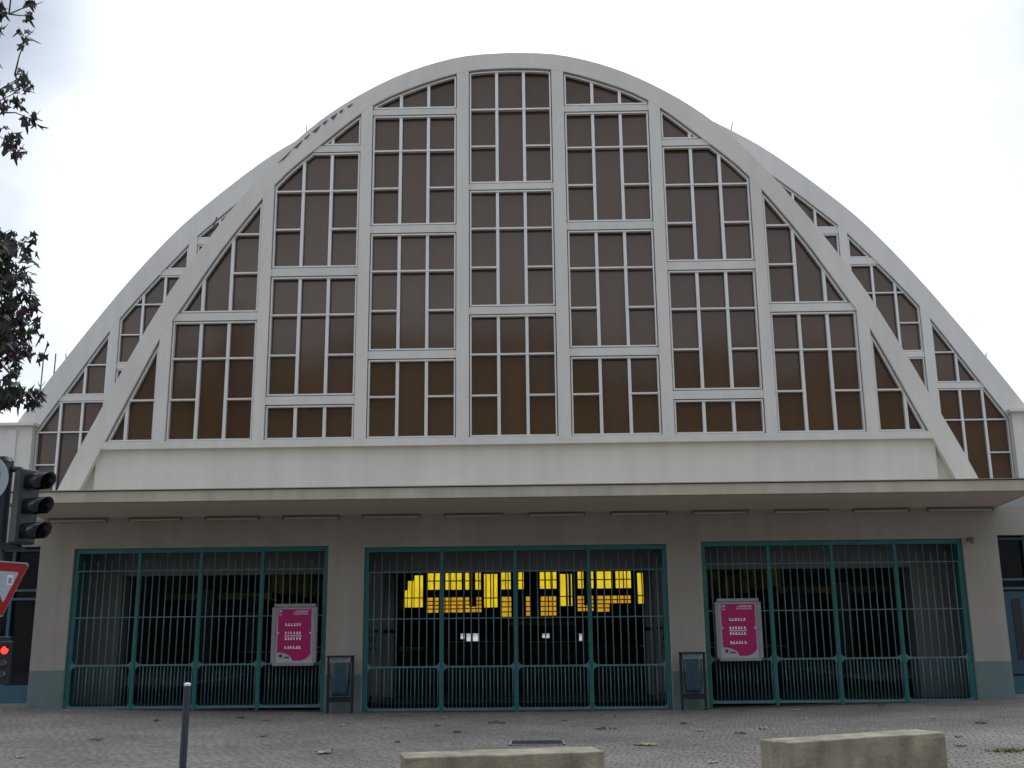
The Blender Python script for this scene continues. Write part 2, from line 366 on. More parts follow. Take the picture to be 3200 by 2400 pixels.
# chord beam and recessed tympanum
b = MB(); b.box(-9.12, 9.12, .006, .5, 5.52, 5.68); b.obj('sill_beam', M['rib'], hall)
b = MB(); b.box(-9.5, 9.5, .22, .45, 4.2, 5.519); b.box(-9.08, 9.02, .12, .221, 4.2, 5.518); b.obj('tympanum', M['render'], hall)

# peeling roof edge on the left shoulder of the front arch
for k, (x, w_, h_) in enumerate(((-5.35, .30, .10), (-5.02, .22, .14), (-4.78, .14, .10), (-4.6, .2, .16), (-4.36, .12, .12), (-4.18, .16, .18), (-3.98, .1, .12), (-3.8, .14, .10))):
    e_ = offset(FO, .10); j = min(range(len(e_)), key=lambda i: abs(e_[i][0] - x)); j2 = min(range(len(e_)), key=lambda i: abs(e_[i][0] - x - w_))
    def zat(xx): 
        for i in range(len(e_) - 1):
            if e_[i][0] <= xx <= e_[i + 1][0]: return e_[i][1] + (e_[i + 1][1] - e_[i][1]) * (xx - e_[i][0]) / (e_[i + 1][0] - e_[i][0])
        return 12
    q = MB(); q.prism([(x, zat(x)), (x + w_, zat(x + w_)), (x + w_ * .8, zat(x + w_ * .8) - h_ * .35), (x + w_ * .35, zat(x + w_ * .35) - h_ * .6), (x + w_ * .3, zat(x + w_ * .3) - h_ * .3)], -.012, -.002); q.obj('peeling_patch', M['slate'], hall)

# rear (main vault) front wall, seen either side of the front arch
for s in (1, -1):
    def S(a, b): return (a, b) if s > 0 else (-b, -a)
    for (a, b), L_ in ((S(7.86, 9.80), [(7.3, 10.2, full(7.4)), (10.38, 13.27, full(10.4)), (13.46, 99, ((), ()))]),
                       (S(10.05, 12.02), [(6.5, 9.36, full(6.5)), (9.53, 12.28, ((10.42, 11.37), (11.37,))), (12.48, 99, ((), ()))]),
                       (S(12.28, 14.26), [(4.40, 8.40, ((5.5, 6.49, 7.46), (7.46,))), (8.57, 99, ((9.5,), ()))])):
        for i, (z0, z1, (sb, mb)) in enumerate(L_):
            arch_window(a, b, z0, z1, RI, 8.0, sb, mb)
            if i + 1 < len(L_):
                q = clip_arch(rect(a - .02, b + .02, z1, L_[i + 1][0]), offset(RI, -.05))
                rb = MB(); rb.prism(q, 8.035, 8.34); rb.obj('transom', M['rib'], hall)
    for a, b in (S(9.80, 10.05), S(12.02, 12.28), S(7.6, 7.86)):
        pb = MB(); pb.prism(clip_arch(rect(a, b, 4.3, 20), offset(RI, -.1)), 8.003, 8.36); pb.obj('pier', M['rib'], hall)
# low front block with entrances
WT = .5
w = MB()
OP = [(-9.33, -3.93, 3.39, .09), (-3.17, 3.17, 3.35, 0), (3.89, 9.33, 3.39, .09)]
w.box(-10.06, -9.33, 0, WT, -.1, 3.45); w.box(-3.93, -3.17, 0, WT, -.1, 3.45); w.box(3.17, 3.89, 0, WT, -.1, 3.45); w.box(9.33, 10.06, 0, WT, -.1, 3.45)
for x0, x1, zt, _ in OP: w.box(x0, x1, 0, WT, zt, 3.45)
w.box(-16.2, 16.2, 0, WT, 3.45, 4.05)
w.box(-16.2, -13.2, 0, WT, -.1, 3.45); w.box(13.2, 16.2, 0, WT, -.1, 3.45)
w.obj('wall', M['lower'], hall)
w = MB(); w.box(-16.2, 16.2, .05, 7.9, 4.05, 4.32); w.box(-16.2, -16.0, .5, 8, 0, 4.05); w.box(16.0, 16.2, .5, 8, 0, 4.05); w.obj('flat_roof', M['roof'], hall)
for x0, x1 in ((-10.05, -9.34), (-3.92, -3.18), (3.18, 3.88), (9.34, 10.05)):
    p = MB(); zz = gz((x0 + x1) / 2); p.box(x0, x1, -.012, .3, -.1, .745 + zz); p.obj('plinth', M['plinth'], hall)
# canopy
c = MB(); c.prism_x([(-1.9, 4.14), (-1.9, 4.345), (-1.82, 4.36), (.14, 4.42), (.14, 4.051), (0, 4.03)], -10.05, 10.12); can = c.obj('canopy', M['fascia'], hall)
c = MB(); c.poly([(-9.97, -1.82, 4.131), (10.04, -1.82, 4.131), (10.04, -.004, 4.027), (-9.97, -.004, 4.027)]); c.obj('soffit', M['soffit'], can)
c = MB(); c.box(-10.08, 10.15, -1.93, -1.80, 4.362, 4.378); c.obj('drip_edge', M['casemetal'], can)
# end towers of the vault
for s in (1, -1):
    t = MB(); a, b = sorted((s * 14.27, s * 17.6)); t.box(a, b, 7.85, 13, 0, 7.62)
    tw = t.obj('end_tower', M['render'], hall)
    if s > 0:
        v = MB(); v.box(14.72, 15.8, 7.80, 7.849, 6.2, 7.45); vf = v.obj('vent', M['frame'], tw)
        v = MB()
        for k in range(9): v.box(14.80, 15.72, 7.785, 7.799, 6.3 + k * .125, 6.37 + k * .125)
        v.obj('louvre', M['casemetal'], vf)
        v = MB(); v.tube([(14.6, 7.78, 6.1), (15.9, 7.78, 6.1)], .03); v.obj('pipe', M['casemetal'], tw)
    else:
        v = MB(); v.box(-15.0, -14.72, 7.80, 7.849, 5.0, 7.5); v.box(-16.3, -15.25, 7.80, 7.849, 4.9, 6.9); v.obj('pilaster', M['rib'], tw)
    t = MB(); t.box(a - .1, b + .1, 7.7, 13.1, 7.621, 7.70); t.obj('coping', M['rib'], tw)
# side doors: glazed bays beyond the end piers
for s in (1, -1):
    a, b = sorted((s * 10.07, s * 13.19))
    d = MB(); z = gz(11.5)
    for x in (s * 10.07, s * 10.07 + s * .6, s * 11.55, s * 12.2, s * 13.12):
        q0, q1 = sorted((x, x + s * .06)); d.box(q0, q1, .2, .27, z - .2, 3.44)
    for zz in (3.36, 2.52, 2.36 - .02, .12 + z):
        d.box(a + .02, b - .02, .19, .26, zz, zz + .05)
    d.box(a + .02, b - .02, .195, .265, z - .2, z + .38)
    do = d.obj('side_door', M['tealdoor'], hall)
    d = MB(); d.box(a + .02, b - .02, .3, .31, z, 3.44); d.obj('pane', M['doorglass'], do)
    for x_ in ((10.14, 11.62) if s > 0 else (12.3,)):
        h = MB(); h.box(*sorted((s * x_, s * (x_ + .78))), .225, .25, .42 + z, 2.3); h.obj('door_panel', M['doorblue'], do)
        h = MB(); h.box(*sorted((s * (x_ + .16), s * (x_ + .34))), .215, .224, .7 + z, 2.15); h.obj('sidelight', M['houseglass'], do)
    h = MB(); h.box(*sorted((s * 10.9, s * 10.93)), .15, .18, 1.0 + z, 1.5 + z); h.obj('handle', M['casemetal'], do)
    d = MB(); d.box(a, b, .12, .45, z - .2, z + .02); d.obj('doorstep', M['kerb'], do)

# ---------------- interior of the hall
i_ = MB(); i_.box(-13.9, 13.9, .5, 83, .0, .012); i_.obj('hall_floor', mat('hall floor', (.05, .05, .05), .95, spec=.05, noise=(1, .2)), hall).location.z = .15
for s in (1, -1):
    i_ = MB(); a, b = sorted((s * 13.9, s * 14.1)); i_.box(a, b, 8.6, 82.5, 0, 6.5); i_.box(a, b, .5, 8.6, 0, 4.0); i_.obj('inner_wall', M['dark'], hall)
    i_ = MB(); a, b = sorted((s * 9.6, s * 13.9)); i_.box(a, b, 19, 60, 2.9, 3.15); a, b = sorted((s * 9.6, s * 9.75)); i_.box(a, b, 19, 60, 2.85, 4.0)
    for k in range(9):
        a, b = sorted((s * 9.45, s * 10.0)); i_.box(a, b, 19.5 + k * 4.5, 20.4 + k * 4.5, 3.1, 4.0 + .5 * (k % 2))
    i_.obj('gallery', M['amber_lit'], hall)
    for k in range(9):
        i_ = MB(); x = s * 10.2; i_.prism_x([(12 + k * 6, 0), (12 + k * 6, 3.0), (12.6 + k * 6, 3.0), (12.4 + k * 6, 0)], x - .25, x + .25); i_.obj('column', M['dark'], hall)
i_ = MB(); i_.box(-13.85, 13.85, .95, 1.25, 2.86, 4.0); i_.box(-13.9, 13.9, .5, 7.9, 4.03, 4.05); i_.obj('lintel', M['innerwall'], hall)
for a, b in ((-3.35, -2.93), (2.97, 3.35), (-9.6, -8.6), (8.5, 9.6)):
    i_ = MB(); i_.box(a, b, .9, 1.35, 0, 2.859); i_.obj('inner_pillar', M['innerwall'], hall)
for a, b in ((-3.3, -2.87), (2.95, 3.35)):
    i_ = MB(); i_.box(a, b, 2.6, 2.9, 0, 1.58); i_.box(a, b, 2.6, 2.9, 1.66, 3.5); i_.obj('inner_pillar', M['innerwall'], hall)
# square tile marks on the inner pillars
for x in (-3.27, -3.10, 3.0, 3.15):
    i_ = MB(); i_.box(x, x + .13, .885, .899, 1.60, 1.66); i_.obj('tile_mark', M['black'], hall)
for x in (-3.27, -3.14, -3.02, 3.0, 3.1, 3.2):
    i_ = MB(); i_.box(x, x + .07, .885, .899, .16, .30); i_.obj('tile_mark', M['black'], hall)

# far end wall, its amber windows lit from outside
wins = []
for x0, z0, x1, z1, kind in ((-12.34, 3.92, -12.0, 5.6, 'y'), (-11.98, 3.92, -11.35, 6.5, 'y'), (-11.33, 3.92, -10.47, 7.03, 'y'), (-10.01, 5.6, -8.75, 8.2, 'y'), (-8.29, 5.58, -6.67, 8.2, 'y'), (-6.33, 5.56, -4.80, 8.2, 'y'), (-4.49, 3.84, -3.17, 7.09, 'y'), (-2.81, 5.56, -1.87, 8.2, 'y'), (-1.2, 5.56, -.6, 8.2, 'y'),
    (.99, 5.57, 2.61, 8.2, 'y'), (2.97, 3.91, 4.12, 7.01, 'y'), (4.69, 5.56, 6.23, 8.2, 'y'), (6.55, 5.54, 8.08, 8.2, 'y'), (8.38, 5.55, 9.9, 8.2, 'y'), (10.5, 3.92, 12.3, 7.03, 'y'),
    (-10.02, 3.4, -6.57, 4.87, 'o'), (-6.33, 3.41, -4.75, 4.87, 'o'), (-2.76, 2.94, -1.84, 4.87, 'o'), (-.39, 2.98, .04, 4.87, 'o'), (1.04, 2.95, 2.55, 4.87, 'o'), (4.63, 3.4, 6.17, 4.87, 'o'), (6.51, 3.32, 9.82, 4.87, 'o'),
    (-6.78, .89, -6.36, 1.42, 'w'), (-6.21, .26, -5.73, 1.42, 'w'), (-5.6, .2, -4.94, 1.42, 'w'), (1.13, .9, 1.85, 1.34, 'w'), (4.69, .37, 5.0, 1.31, 'w')): wins.append((x0, x1, z0, z1, kind))
X = sorted({-16.2, 16.2} | {a for w_ in wins for a in w_[:2]}); Z = sorted({0, 12.0} | {a for w_ in wins for a in w_[2:4]})
fw = MB()
for i in range(len(X) - 1):
    j = 0
    while j < len(Z) - 1:
        xm = (X[i] + X[i + 1]) / 2
        hole = lambda k: any(a < xm < b and c_ < (Z[k] + Z[k + 1]) / 2 < d_ for a, b, c_, d_, _ in wins)
        if hole(j): j += 1; continue
        k = j
        while k < len(Z) - 1 and not hole(k): k += 1
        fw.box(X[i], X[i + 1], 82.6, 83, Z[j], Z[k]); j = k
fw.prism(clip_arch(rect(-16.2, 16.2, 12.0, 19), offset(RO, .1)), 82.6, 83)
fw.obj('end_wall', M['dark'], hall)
for x0, x1, z0, z1, kd in wins:
    f = MB(); t = .05
    n = max(1, round((x1 - x0) / .62)) if kd != 'w' else 1
    for k in range(1, n): x = x0 + (x1 - x0) * k / n; f.box(x - .05, x + .05, 82.55, 82.7, z0, z1)
    rows = {'y': [z0 + (z1 - z0) * .33] if z1 > 7.5 else [z0 + .93], 'o': [z0 + (z1 - z0) * k / 4 for k in (1, 2, 3)], 'w': []}[kd]
    for z in rows: f.box(x0, x1, 82.54, 82.69, z - .05, z + .05)
    f.box(x0, x1, 82.56, 82.72, z0 - .03, z0 + .03)
    fo = f.obj('window', M['black'], hall)
    p = MB(); p.poly([(x0, 82.8, z0), (x1, 82.8, z0), (x1, 82.8, z1), (x0, 82.8, z1)]); p.obj('pane', M[{'y': 'yellow', 'o': 'orange', 'w': 'daylight'}[kd]], fo, recalc=False)
for x, w_, z0, z1, y in ((-1.0, .35, 2.5, 8, 50), (.35, .3, 2.5, 8, 50), (4.3, .28, 3.5, 8, 62), (-4.7, .22, 3.5, 8, 62), (6.0, 2.6, 2.6, 3.5, 58), (-3.2, .18, 3, 8, 40), (2.4, .14, 3, 8, 40)):
    q = MB(); q.prism([(x, z0), (x, z1), (x + w_, z1), (x + w_, z0)], y, y + .2); q.obj('inner_beam', M['dark'], hall)
q = MB(); q.box(-.8, 2.4, 30, 30.25, 1.86, 2.08); q.obj('inner_beam', M['amber_lit'], hall)
# market stalls left standing inside, closed
stall_bm = None
for k, (x, y) in enumerate(((-6.5, 9), (-7.2, 18), (6.3, 10), (7.4, 19), (1.5, 30), (-2.5, 34))):
    s_ = tag(empty('market_stall', (x, y, .162)), ('closed dark counter stall behind the left gate', 'closed stall deep inside behind the left gate', 'closed dark counter stall behind the right gate', 'closed stall deep inside behind the right gate', 'stall far down the hall right of the middle', 'stall far down the hall left of the middle')[k], 'market stall', 'closed stalls standing inside the dark hall')
    b = MB(); b.box(-1.4, 1.4, -.5, .5, 0, .9); b.obj('counter', M['dark'], s_)
    b = MB(); b.box(-1.5, 1.5, -.6, .6, .901, .95); b.obj('worktop', M['casemetal'], s_)
    for a in (-1.35, 1.35):
        b = MB(); b.cyl((a, .4, .95), (a, .4, 2.1), .025); b.obj('post', M['black'], s_)
    b = MB(); b.box(-1.5, 1.5, -.5, .6, 2.1, 2.15); b.obj('awning_board', M['dark'], s_)

# ------------------------------------------------------------------ gates
def bar_mesh(name, z0, z1, r, tip):
    b = MB(); b.cyl((0, 0, z0), (0, 0, z1 - (.06 if tip else 0)), r, n=8)
    if tip: b.cyl((0, 0, z1 - .06), (0, 0, z1), r, .002, n=8)
    bmesh.ops.recalc_face_normals(b.bm, faces=b.bm.faces[:])
    me = bpy.data.meshes.new(name); b.bm.to_mesh(me); b.bm.free(); me.materials.append(M['tealbar'])
    for p in me.polygons: p.use_smooth = True
    return me
tall = bar_mesh('bar', .08, 3.22, .0125, False); short_ = bar_mesh('bar', .08, 3.06, .0125, True); low = bar_mesh('bar', .08, .90, .0115, False)
def gusset(b, x, z, sx, sz, r=.13, y0=-.012, y1=.012):
    c_ = (x + sx * r, z + sz * r); P = [(x, z)]
    for k in range(7):
        t = math.pi / 2 * k / 6; P.append((c_[0] - sx * r * math.cos(t) if True else 0, c_[1] - sz * r * math.sin(t)))
    b.prism([P[0]] + P[1:], y0, y1)
GY = .08
glabels = ['teal barred gate across the left entrance with a poster case at its right end', 'teal barred gate across the wide middle entrance showing yellow windows beyond', 'teal barred gate across the right entrance with a poster case at its left end']
for gi, (x0, x1, zt, dz) in enumerate(OP):
    G = tag(empty('gate', ((x0 + x1) / 2, GY, dz)), glabels[gi], 'gate', 'gates across the hall entrances')
    hw = (x1 - x0) / 2; H = zt - dz
    f = MB(); f.box(-hw, -hw + .09, -.02, .2, -.05, H - .1); f.box(hw - .09, hw, -.02, .2, -.05, H - .1); f.box(-hw, hw, -.02, .2, H - .1, H - .002)
    f.obj('frame', M['teal'], G)
    a, b_ = -hw + .09, hw - .09; n = 4; wl = (b_ - a) / n
    for k in range(1, n):
        p = MB(); x = a + wl * k; p.box(x - .032, x + .032, -.035, .035, 0, H - .1); p.cyl((x, 0, -.03), (x, 0, .0), .03)
        p.obj('post', M['teal'], G)
    for k in range(n):
        xa, xb = a + wl * k + (.034 if k else .004), a + wl * (k + 1) - (.034 if k < n - 1 else .004)
        l = MB()
        for z, t in ((.06, .028), (.90, .017), (1.87, .011), (2.83, .010)):
            l.box(xa, xb, -.016, .016, z - t, z + t)
        for x, sx in ((xa, 1), (xb, -1)):
            gusset(l, x, .917, sx, 1); gusset(l, x, .883, sx, -1); gusset(l, x, .088, sx, 1, .09)
        for x in (xa, xb - .012): l.box(x, x + .012, -.010, .010, .05, 2.835)
        lf = l.obj('gate_leaf', M['tealbar'], G)
        nb = 8; pit = (xb - xa) / (nb + .5) if wl < 1.45 else (xb - xa) / 9.5
        nb = 8 if wl < 1.45 else 9
        off = ((xb - xa) - pit * (nb - 1)) / 2
        for q in range(nb):
            o = bpy.data.objects.new('bar', tall if q % 2 else short_); COL.objects.link(o); o.parent = lf
            o.location = (xa + off + pit * q, 0, 0)
            o = bpy.data.objects.new('bar', low); COL.objects.link(o); o.parent = lf; o.location = (xa + off + pit * (q + .5), 0, 0)

# ------------------------------------------------------------------ notice cases on the gates
def text_mesh(s, size, m, name, parent, loc, rot=(math.pi / 2, 0, 0), ext=.0015, sx=1):
    cu = bpy.data.curves.new(name, 'FONT'); cu.body = s; cu.size = size; cu.extrude = ext; cu.align_x = 'CENTER'; cu.align_y = 'CENTER'
    t = bpy.data.objects.new(name, cu); COL.objects.link(t); dg = bpy.context.evaluated_depsgraph_get()
    me = bpy.data.meshes.new_from_object(t.evaluated_get(dg)); bpy.data.objects.remove(t)
    me.materials.clear(); me.materials.append(m)
    o = bpy.data.objects.new(name, me); COL.objects.link(o); o.parent = parent; o.location = loc; o.rotation_euler = rot; o.scale = (sx, 1, 1); return o
for gi, (xc, zc, lab, tilt) in enumerate(((-4.575, 1.57, 'magenta poster in a grey metal case on the left gate', 0), (4.575, 1.58, 'magenta poster in a grey metal case on the right gate', 0))):
    D_ = tag(empty('poster_case', (xc, -.06, zc - .62)), lab, 'notice board', 'poster cases hung on the gates')
    w2, h = .46, 1.25
    b = MB(); b.box(-w2 + .05, w2 - .05, .0, .08, .04, h - .06); b.obj('backboard', M['casemetal'], D_)
    for nm, q in (('top_rail', (-w2 + .035, w2 - .035, -.05, .08, h - .065, h)), ('bottom_rail', (-w2 + .035, w2 - .035, -.05, .08, 0, .065)), ('side_rail', (-w2 - .01, -w2 + .075, -.035, .07, .055, h - .07)), ('side_rail', (w2 - .075, w2 + .01, -.035, .07, .055, h - .07))):
        b = MB(); b.box(*q); b.obj(nm, M['casemetal'], D_, bevel=.008)
    b = MB(); b.box(-w2 + .076, w2 - .076, -.008, -.001, .066, h - .066); b.obj('sheet_border', M['posterpale'], D_)
    P = MB(); W_, H0, H1 = .345, .105, h - .11
    pts = [(W_, H1), (-W_, H1), (-W_, H0 + .17)]
    for k in range(9): t = math.pi / 2 * k / 8; pts.append((-W_ + .32 * math.sin(t), H0 + .17 * math.cos(t)))
    pts += [(W_ - .2, H0), (W_ - .08, H0 + .04), (W_, H0 + .13)]
    P.prism(pts, -.013, -.009); po = P.obj('poster', M['magenta'], D_)
    T = MB(); rr = random.Random(3 + gi)
    def word(x0, x1, z, hh, n):
        st = (x1 - x0) / n
        for k in range(n):
            x = x0 + st * k; w_ = st * rr.uniform(.35, .6); sl = rr.uniform(-.006, .006)
            T.poly([(x, -.0145, z), (x + w_, -.0145, z), (x + w_ + sl, -.0145, z + hh), (x + sl, -.0145, z + hh)])
            if rr.random() < .5: T.poly([(x, -.0146, z), (x + st * .85, -.0146, z), (x + st * .85, -.0146, z + hh * .25), (x, -.0146, z + hh * .25)])
    for z, n in ((.80, 6), (.63, 6), (.52, 6), (.34, 6)): word(-.19, .16, z, .055, n)
    T.poly([(-.2, -.0145, .594), (.16, -.0145, .594), (.16, -.0145, .608), (-.2, -.0145, .608)])
    word(-.02, .29, 1.07, .018, 12); word(-.03, .29, 1.03, .02, 11)
    T.poly([(.03, -.0145, 1.10), (.29, -.0145, 1.10), (.29, -.0145, 1.108), (.03, -.0145, 1.108)])
    T.poly([(-.32, -.0145, 1.02), (-.27, -.0145, 1.02), (-.27, -.0145, 1.11), (-.32, -.0145, 1.11)])
    for x in (-.33, .33): T.cyl((x, -.0147, .66), (x, -.012, .66), .016)
    T.obj('lettering', M['white'], po)
    T = MB(); T.box(-.315, -.275, -.0165, -.0155, 1.035, 1.085); T.cyl((-.27, -.0145, .20), (-.27, -.0135, .20), .035); T.box(-.2, -.09, -.0145, -.0135, .155, .185); T.obj('emblem', M['posterdark'], po)

# ------------------------------------------------------------------ litter bins
def make_bin(x0, x1, lab, lid):
    B = tag(empty('litter_bin', ((x0 + x1) / 2, -.30, gz(3.5) - .01)), lab, 'litter bin', 'litter bins beside the entrance pillars')
    w2 = (x1 - x0) / 2
    for s in (-1, 1):
        b = MB(); b.box(s * w2 - .022, s * w2 + .022, -.03, .03, 0, 1.12); b.obj('leg', M['binpaint'], B)
    b = MB(); b.box(-w2 + .022, w2 - .022, -.028, .028, .23, .33); b.obj('crossbar', M['binpaint'], B)
    b = MB(); b.box(-w2 - .03, w2 + .03, -.14, .15, 1.121, 1.14); b.obj('lid', M['binpaint'], B)
    b = MB(); b.box(-w2 + .03, w2 - .03, -.10, .1, 1.0, 1.118); b.obj('rim', M['binlid'], B, bevel=.01)
    b = MB(); n = 26; rows = 9; G_ = []
    for j in range(rows + 1):
        z = .36 + (1.0 - .36) * j / rows; G_.append([])
        for i in range(n):
            t = 2 * math.pi * i / n; k = 1 - .18 * (1 - j / rows) ** 2 + .035 * math.sin(5 * t + j * .3) + .02 * math.sin(9 * t)
            cx, sy = math.cos(t), math.sin(t); e = .55
            G_[j].append(b.bm.verts.new(((w2 - .05) * k * math.copysign(abs(cx) ** e, cx), .13 * k * math.copysign(abs(sy) ** e, sy), z)))
    for j in range(rows):
        for i in range(n): b.bm.faces.new((G_[j][i], G_[j][(i + 1) % n], G_[j + 1][(i + 1) % n], G_[j + 1][i]))
    b.bm.faces.new(G_[0][::-1]); b.obj('bag', M['bag'], B, smooth=True)
make_bin(-3.80, -3.31, 'dark framed litter bin with a blue bag left of the middle gate', 0)
make_bin(3.32, 3.79, 'dark framed litter bin with a blue bag right of the middle gate', 1)

# ------------------------------------------------------------------ fixtures on the hall
def strip_light(x0, x1, k, n):
    nm = ('leftmost', 'second', 'third', 'fourth', 'fifth', 'sixth', 'seventh', 'eighth', 'ninth', 'tenth', 'eleventh', 'rightmost')[k]
    side = 'of the' if k in (0, n - 1) else 'from the left of the'
    S_ = tag(empty('strip_light', ((x0 + x1) / 2, -.1, 4.03)), f'{nm} {side} tube lights along the back of the canopy soffit', 'strip light', 'tube lights under the canopy')
    w2 = (x1 - x0) / 2
    b = MB(); b.box(-w2, w2, -.05, .05, -.035, -.004); b.obj('housing', M['lampbody'], S_)
    b = MB(); b.cyl((-w2 + .03, 0, -.055), (w2 - .03, 0, -.055), .018); b.obj('tube', M['lamp'], S_)
    for a in (-w2 + .012, w2 - .012):
        b = MB(); b.box(a - .012, a + .012, -.03, .03, -.08, -.036); b.obj('end_cap', M['lampbody'], S_)
LX = [(-9.9, -8.64), (-8.19, -7.06), (-6.55, -5.4), (-4.91, -3.71), (-3.22, -1.99), (-1.48, -.24), (.28, 1.49), (2.01, 3.21), (3.73, 4.91), (5.44, 6.58), (7.09, 8.27), (8.64, 10.0)]
for k, (a, b_) in enumerate(LX): strip_light(a, b_, k, len(LX))
S_ = tag(empty('alarm_siren', (9.46, -.02, 3.36)), 'small brown alarm horn on the wall above the right entrance corner', 'alarm')
b = MB(); b.box(-.04, .0, -.03, .02, -.03, .03); b.obj('bracket', M['lampbody'], S_)
b = MB(); b.cyl((.04, -.08, .05), (.04, -.08, -.09), .055, .03); b.obj('horn', M['lampbody'], S_)
for s, x, lab in ((-1, -6.72, 'small black floodlight on the left shoulder of the front arch'), (1, 6.72, 'small dark floodlight on the right shoulder of the front arch')):
    zz = 10.5 if s < 0 else 10.38
    F_ = tag(empty('floodlight', (x, .2, zz)), lab, 'floodlight', 'floodlights on the arch shoulders')
    b = MB(); b.cyl((0, 0, -.1), (s * .10, 0, .22), .02); b.cyl((s * .10, 0, .22), (s * .04, 0, .42), .015); b.obj('bracket', M['pole'], F_)
    b = MB(); b.box(-.10 if s < 0 else .0, .0 if s < 0 else .10, -.06, .05, .08, .2); b.obj('lamp_head', M['black'], F_, bevel=.02)
for (x, y, z, h, lab, t) in ((-6.6, 8.2, 16.72, .55, 'thin lightning rod on the left shoulder of the rear vault', 0), (6.72, 8.2, 16.65, .45, 'short hooked rod on the right shoulder of the rear vault', .12), (13.85, 8.2, 9.2, .3, 'tiny rod on the lower right slope of the rear vault', .05), (-13.6, 8.2, 9.6, .3, 'tiny rod on the lower left slope of the rear vault', -.05)):
    r_ = tag(empty('rod', (x, y, z)), lab, 'lightning rod', 'rods standing on the vault roof')
    b = MB(); b.cyl((0, 0, -.1), (t, 0, h), .014, n=6); b.obj('shaft', M['pole'], r_)
    b = MB(); b.cyl((0, 0, -.12), (0, 0, .05), .05, n=8); b.obj('base', M['pole'], r_)
# lettered panels inside the middle entrance
for x, lab, tx in ((-3.13, 'faded lettered panel on the pillar inside the middle gate, left side', ('BB', 'AA')), (3.12, 'faded lettered panel on the pillar inside the middle gate, right side', ('', ''))):
    Lp = tag(empty('letter_panel', (x, .88, 1.15)), lab, 'sign', 'lettered panels inside the middle gate')
    b = MB(); b.box(-.15, .15, 0, .012, 0, .40); b.obj('board', M['innerwall'], Lp)
    if tx[0]:
        text_mesh(tx[0], .2, M['signblack'], 'lettering', Lp, (0, -.003, .29)); text_mesh(tx[1], .19, M['signblack'], 'lettering', Lp, (0, -.003, .12))
    else:
        for z in (.28, .10):
            b = MB(); b.cyl((.05, -.004, z), (.05, 0, z), .06); b.obj('pattern', M['posterdark'], Lp)

# ------------------------------------------------------------------ benches, bollard, grate
def bench(front_left, ang, length, depth, h, lab, seed):
    B = tag(empty('stone_bench', (front_left[0], front_left[1], gz(front_left[0] + 1))), lab, 'bench', 'pale stone block benches on the paving'); B.rotation_euler = (0, 0, ang)
    b = MB(); bm = b.bm; rr = random.Random(seed)
    b.box(0, length, 0, depth, -.05, h)
    bmesh.ops.subdivide_edges(bm, edges=bm.edges[:], cuts=7, use_grid_fill=True)
    for v in bm.verts:
        edge = (v.co.z > h - .01) + (v.co.y < .01 or v.co.y > depth - .01) + (v.co.x < .01 or v.co.x > length - .01)
        if edge >= 2: v.co += Vector((rr.uniform(-.004, .004), rr.uniform(-.006, .006), rr.uniform(-.009, .002)))
    o = b.obj('block', M['stone'], B, bevel=.012)
bench((-.86, -11.9), R(11.5), 1.95, .50, .45, 'long pale stone block bench low in the middle of the view', 1)
bench((3.02, -10.74), R(27), 2.24, .48, .41, 'stained stone block bench standing on the right of the paving', 2)
B = tag(empty('bollard', (-3.445, -10.38, gz(3.4))), 'slim dark grey bollard with a white cap before the left gate', 'bollard')
b = MB(); b.cyl((0, 0, 0), (0, 0, 1.03), .039, n=20); b.obj('post', M['boll'], B, smooth=False, bevel=.003)
b = MB(); b.cyl((0, 0, 1.031), (0, 0, 1.055), .037, n=20); b.cyl((0, 0, 1.055), (0, 0, 1.063), .037, .025, n=20); b.obj('cap', M['white'], B)
b = MB(); b.cyl((0, 0, 0), (0, 0, .012), .06, n=20); b.obj('collar', M['boll'], B)
D_ = tag(empty('drain_grate', (.0, -6.5, gz(0) + .002)), 'slotted steel drain grate in the paving behind the middle bench', 'drain grate')
b = MB(); b.box(0, .80, 0, .03, 0, .02); b.box(0, .80, .62, .65, 0, .02); b.box(-.001, .03, .0, .65, 0, .018); b.box(.77, .801, 0, .65, 0, .018); b.obj('frame', M['kerb'], D_)
b = MB()
for k in range(19): b.box(.05 + k * .038, .067 + k * .038, .03, .62, 0, .015)
b.obj('slat', M['steel'], D_)
b = MB(); b.box(.03, .77, .03, .62, .001, .003); b.obj('pit', M['signblack'], D_)  # flat black sheet painting the shade below the slats

# ------------------------------------------------------------------ traffic light, signs
PX, PY = -6.255, -9.35
T_ = tag(empty('traffic_light', (PX, PY, gz(6.2))), 'dark traffic light post at the left edge, three hooded lamps and a small red repeater', 'traffic light')
g0 = gz(6.2)
b = MB(); b.cyl((0, 0, 0), (0, 0, 3.74 - g0), .115, .11, n=24); b.obj('post', M['pole'], T_, smooth=False)
b = MB(); b.cyl((0, 0, 3.74 - g0), (0, 0, 3.80 - g0), .118, .07, n=24); b.obj('post_cap', M['black'], T_)
b = MB(); b.tube([(.08, 0, 3.645 - g0), (.2, -.01, 3.64 - g0), (.30, -.02, 3.60 - g0), (.33, -.03, 3.55 - g0)], .04, 10); b.obj('upper_arm', M['pole'], T_, smooth=True)
b = MB(); b.prism([(-.2, 2.64 - g0), (-.2, 2.74 - g0), (.26, 2.72 - g0), (.33, 2.66 - g0), (.30, 2.63 - g0)], -.06, .08); b.obj('lower_arm', M['black'], T_)
hd = empty('signal_head', (.33, -.02, 2.70 - g0), R(-26)); hd.parent = T_     # local +x = facing direction
hd2 = None
b = MB(); b.box(-.09, .07, -.14, .14, 0, .93); ho = b.obj('signal_head', M['black'], T_, bevel=.03); ho.location = hd.location; ho.rotation_euler = hd.rotation_euler
bpy.data.objects.remove(hd)
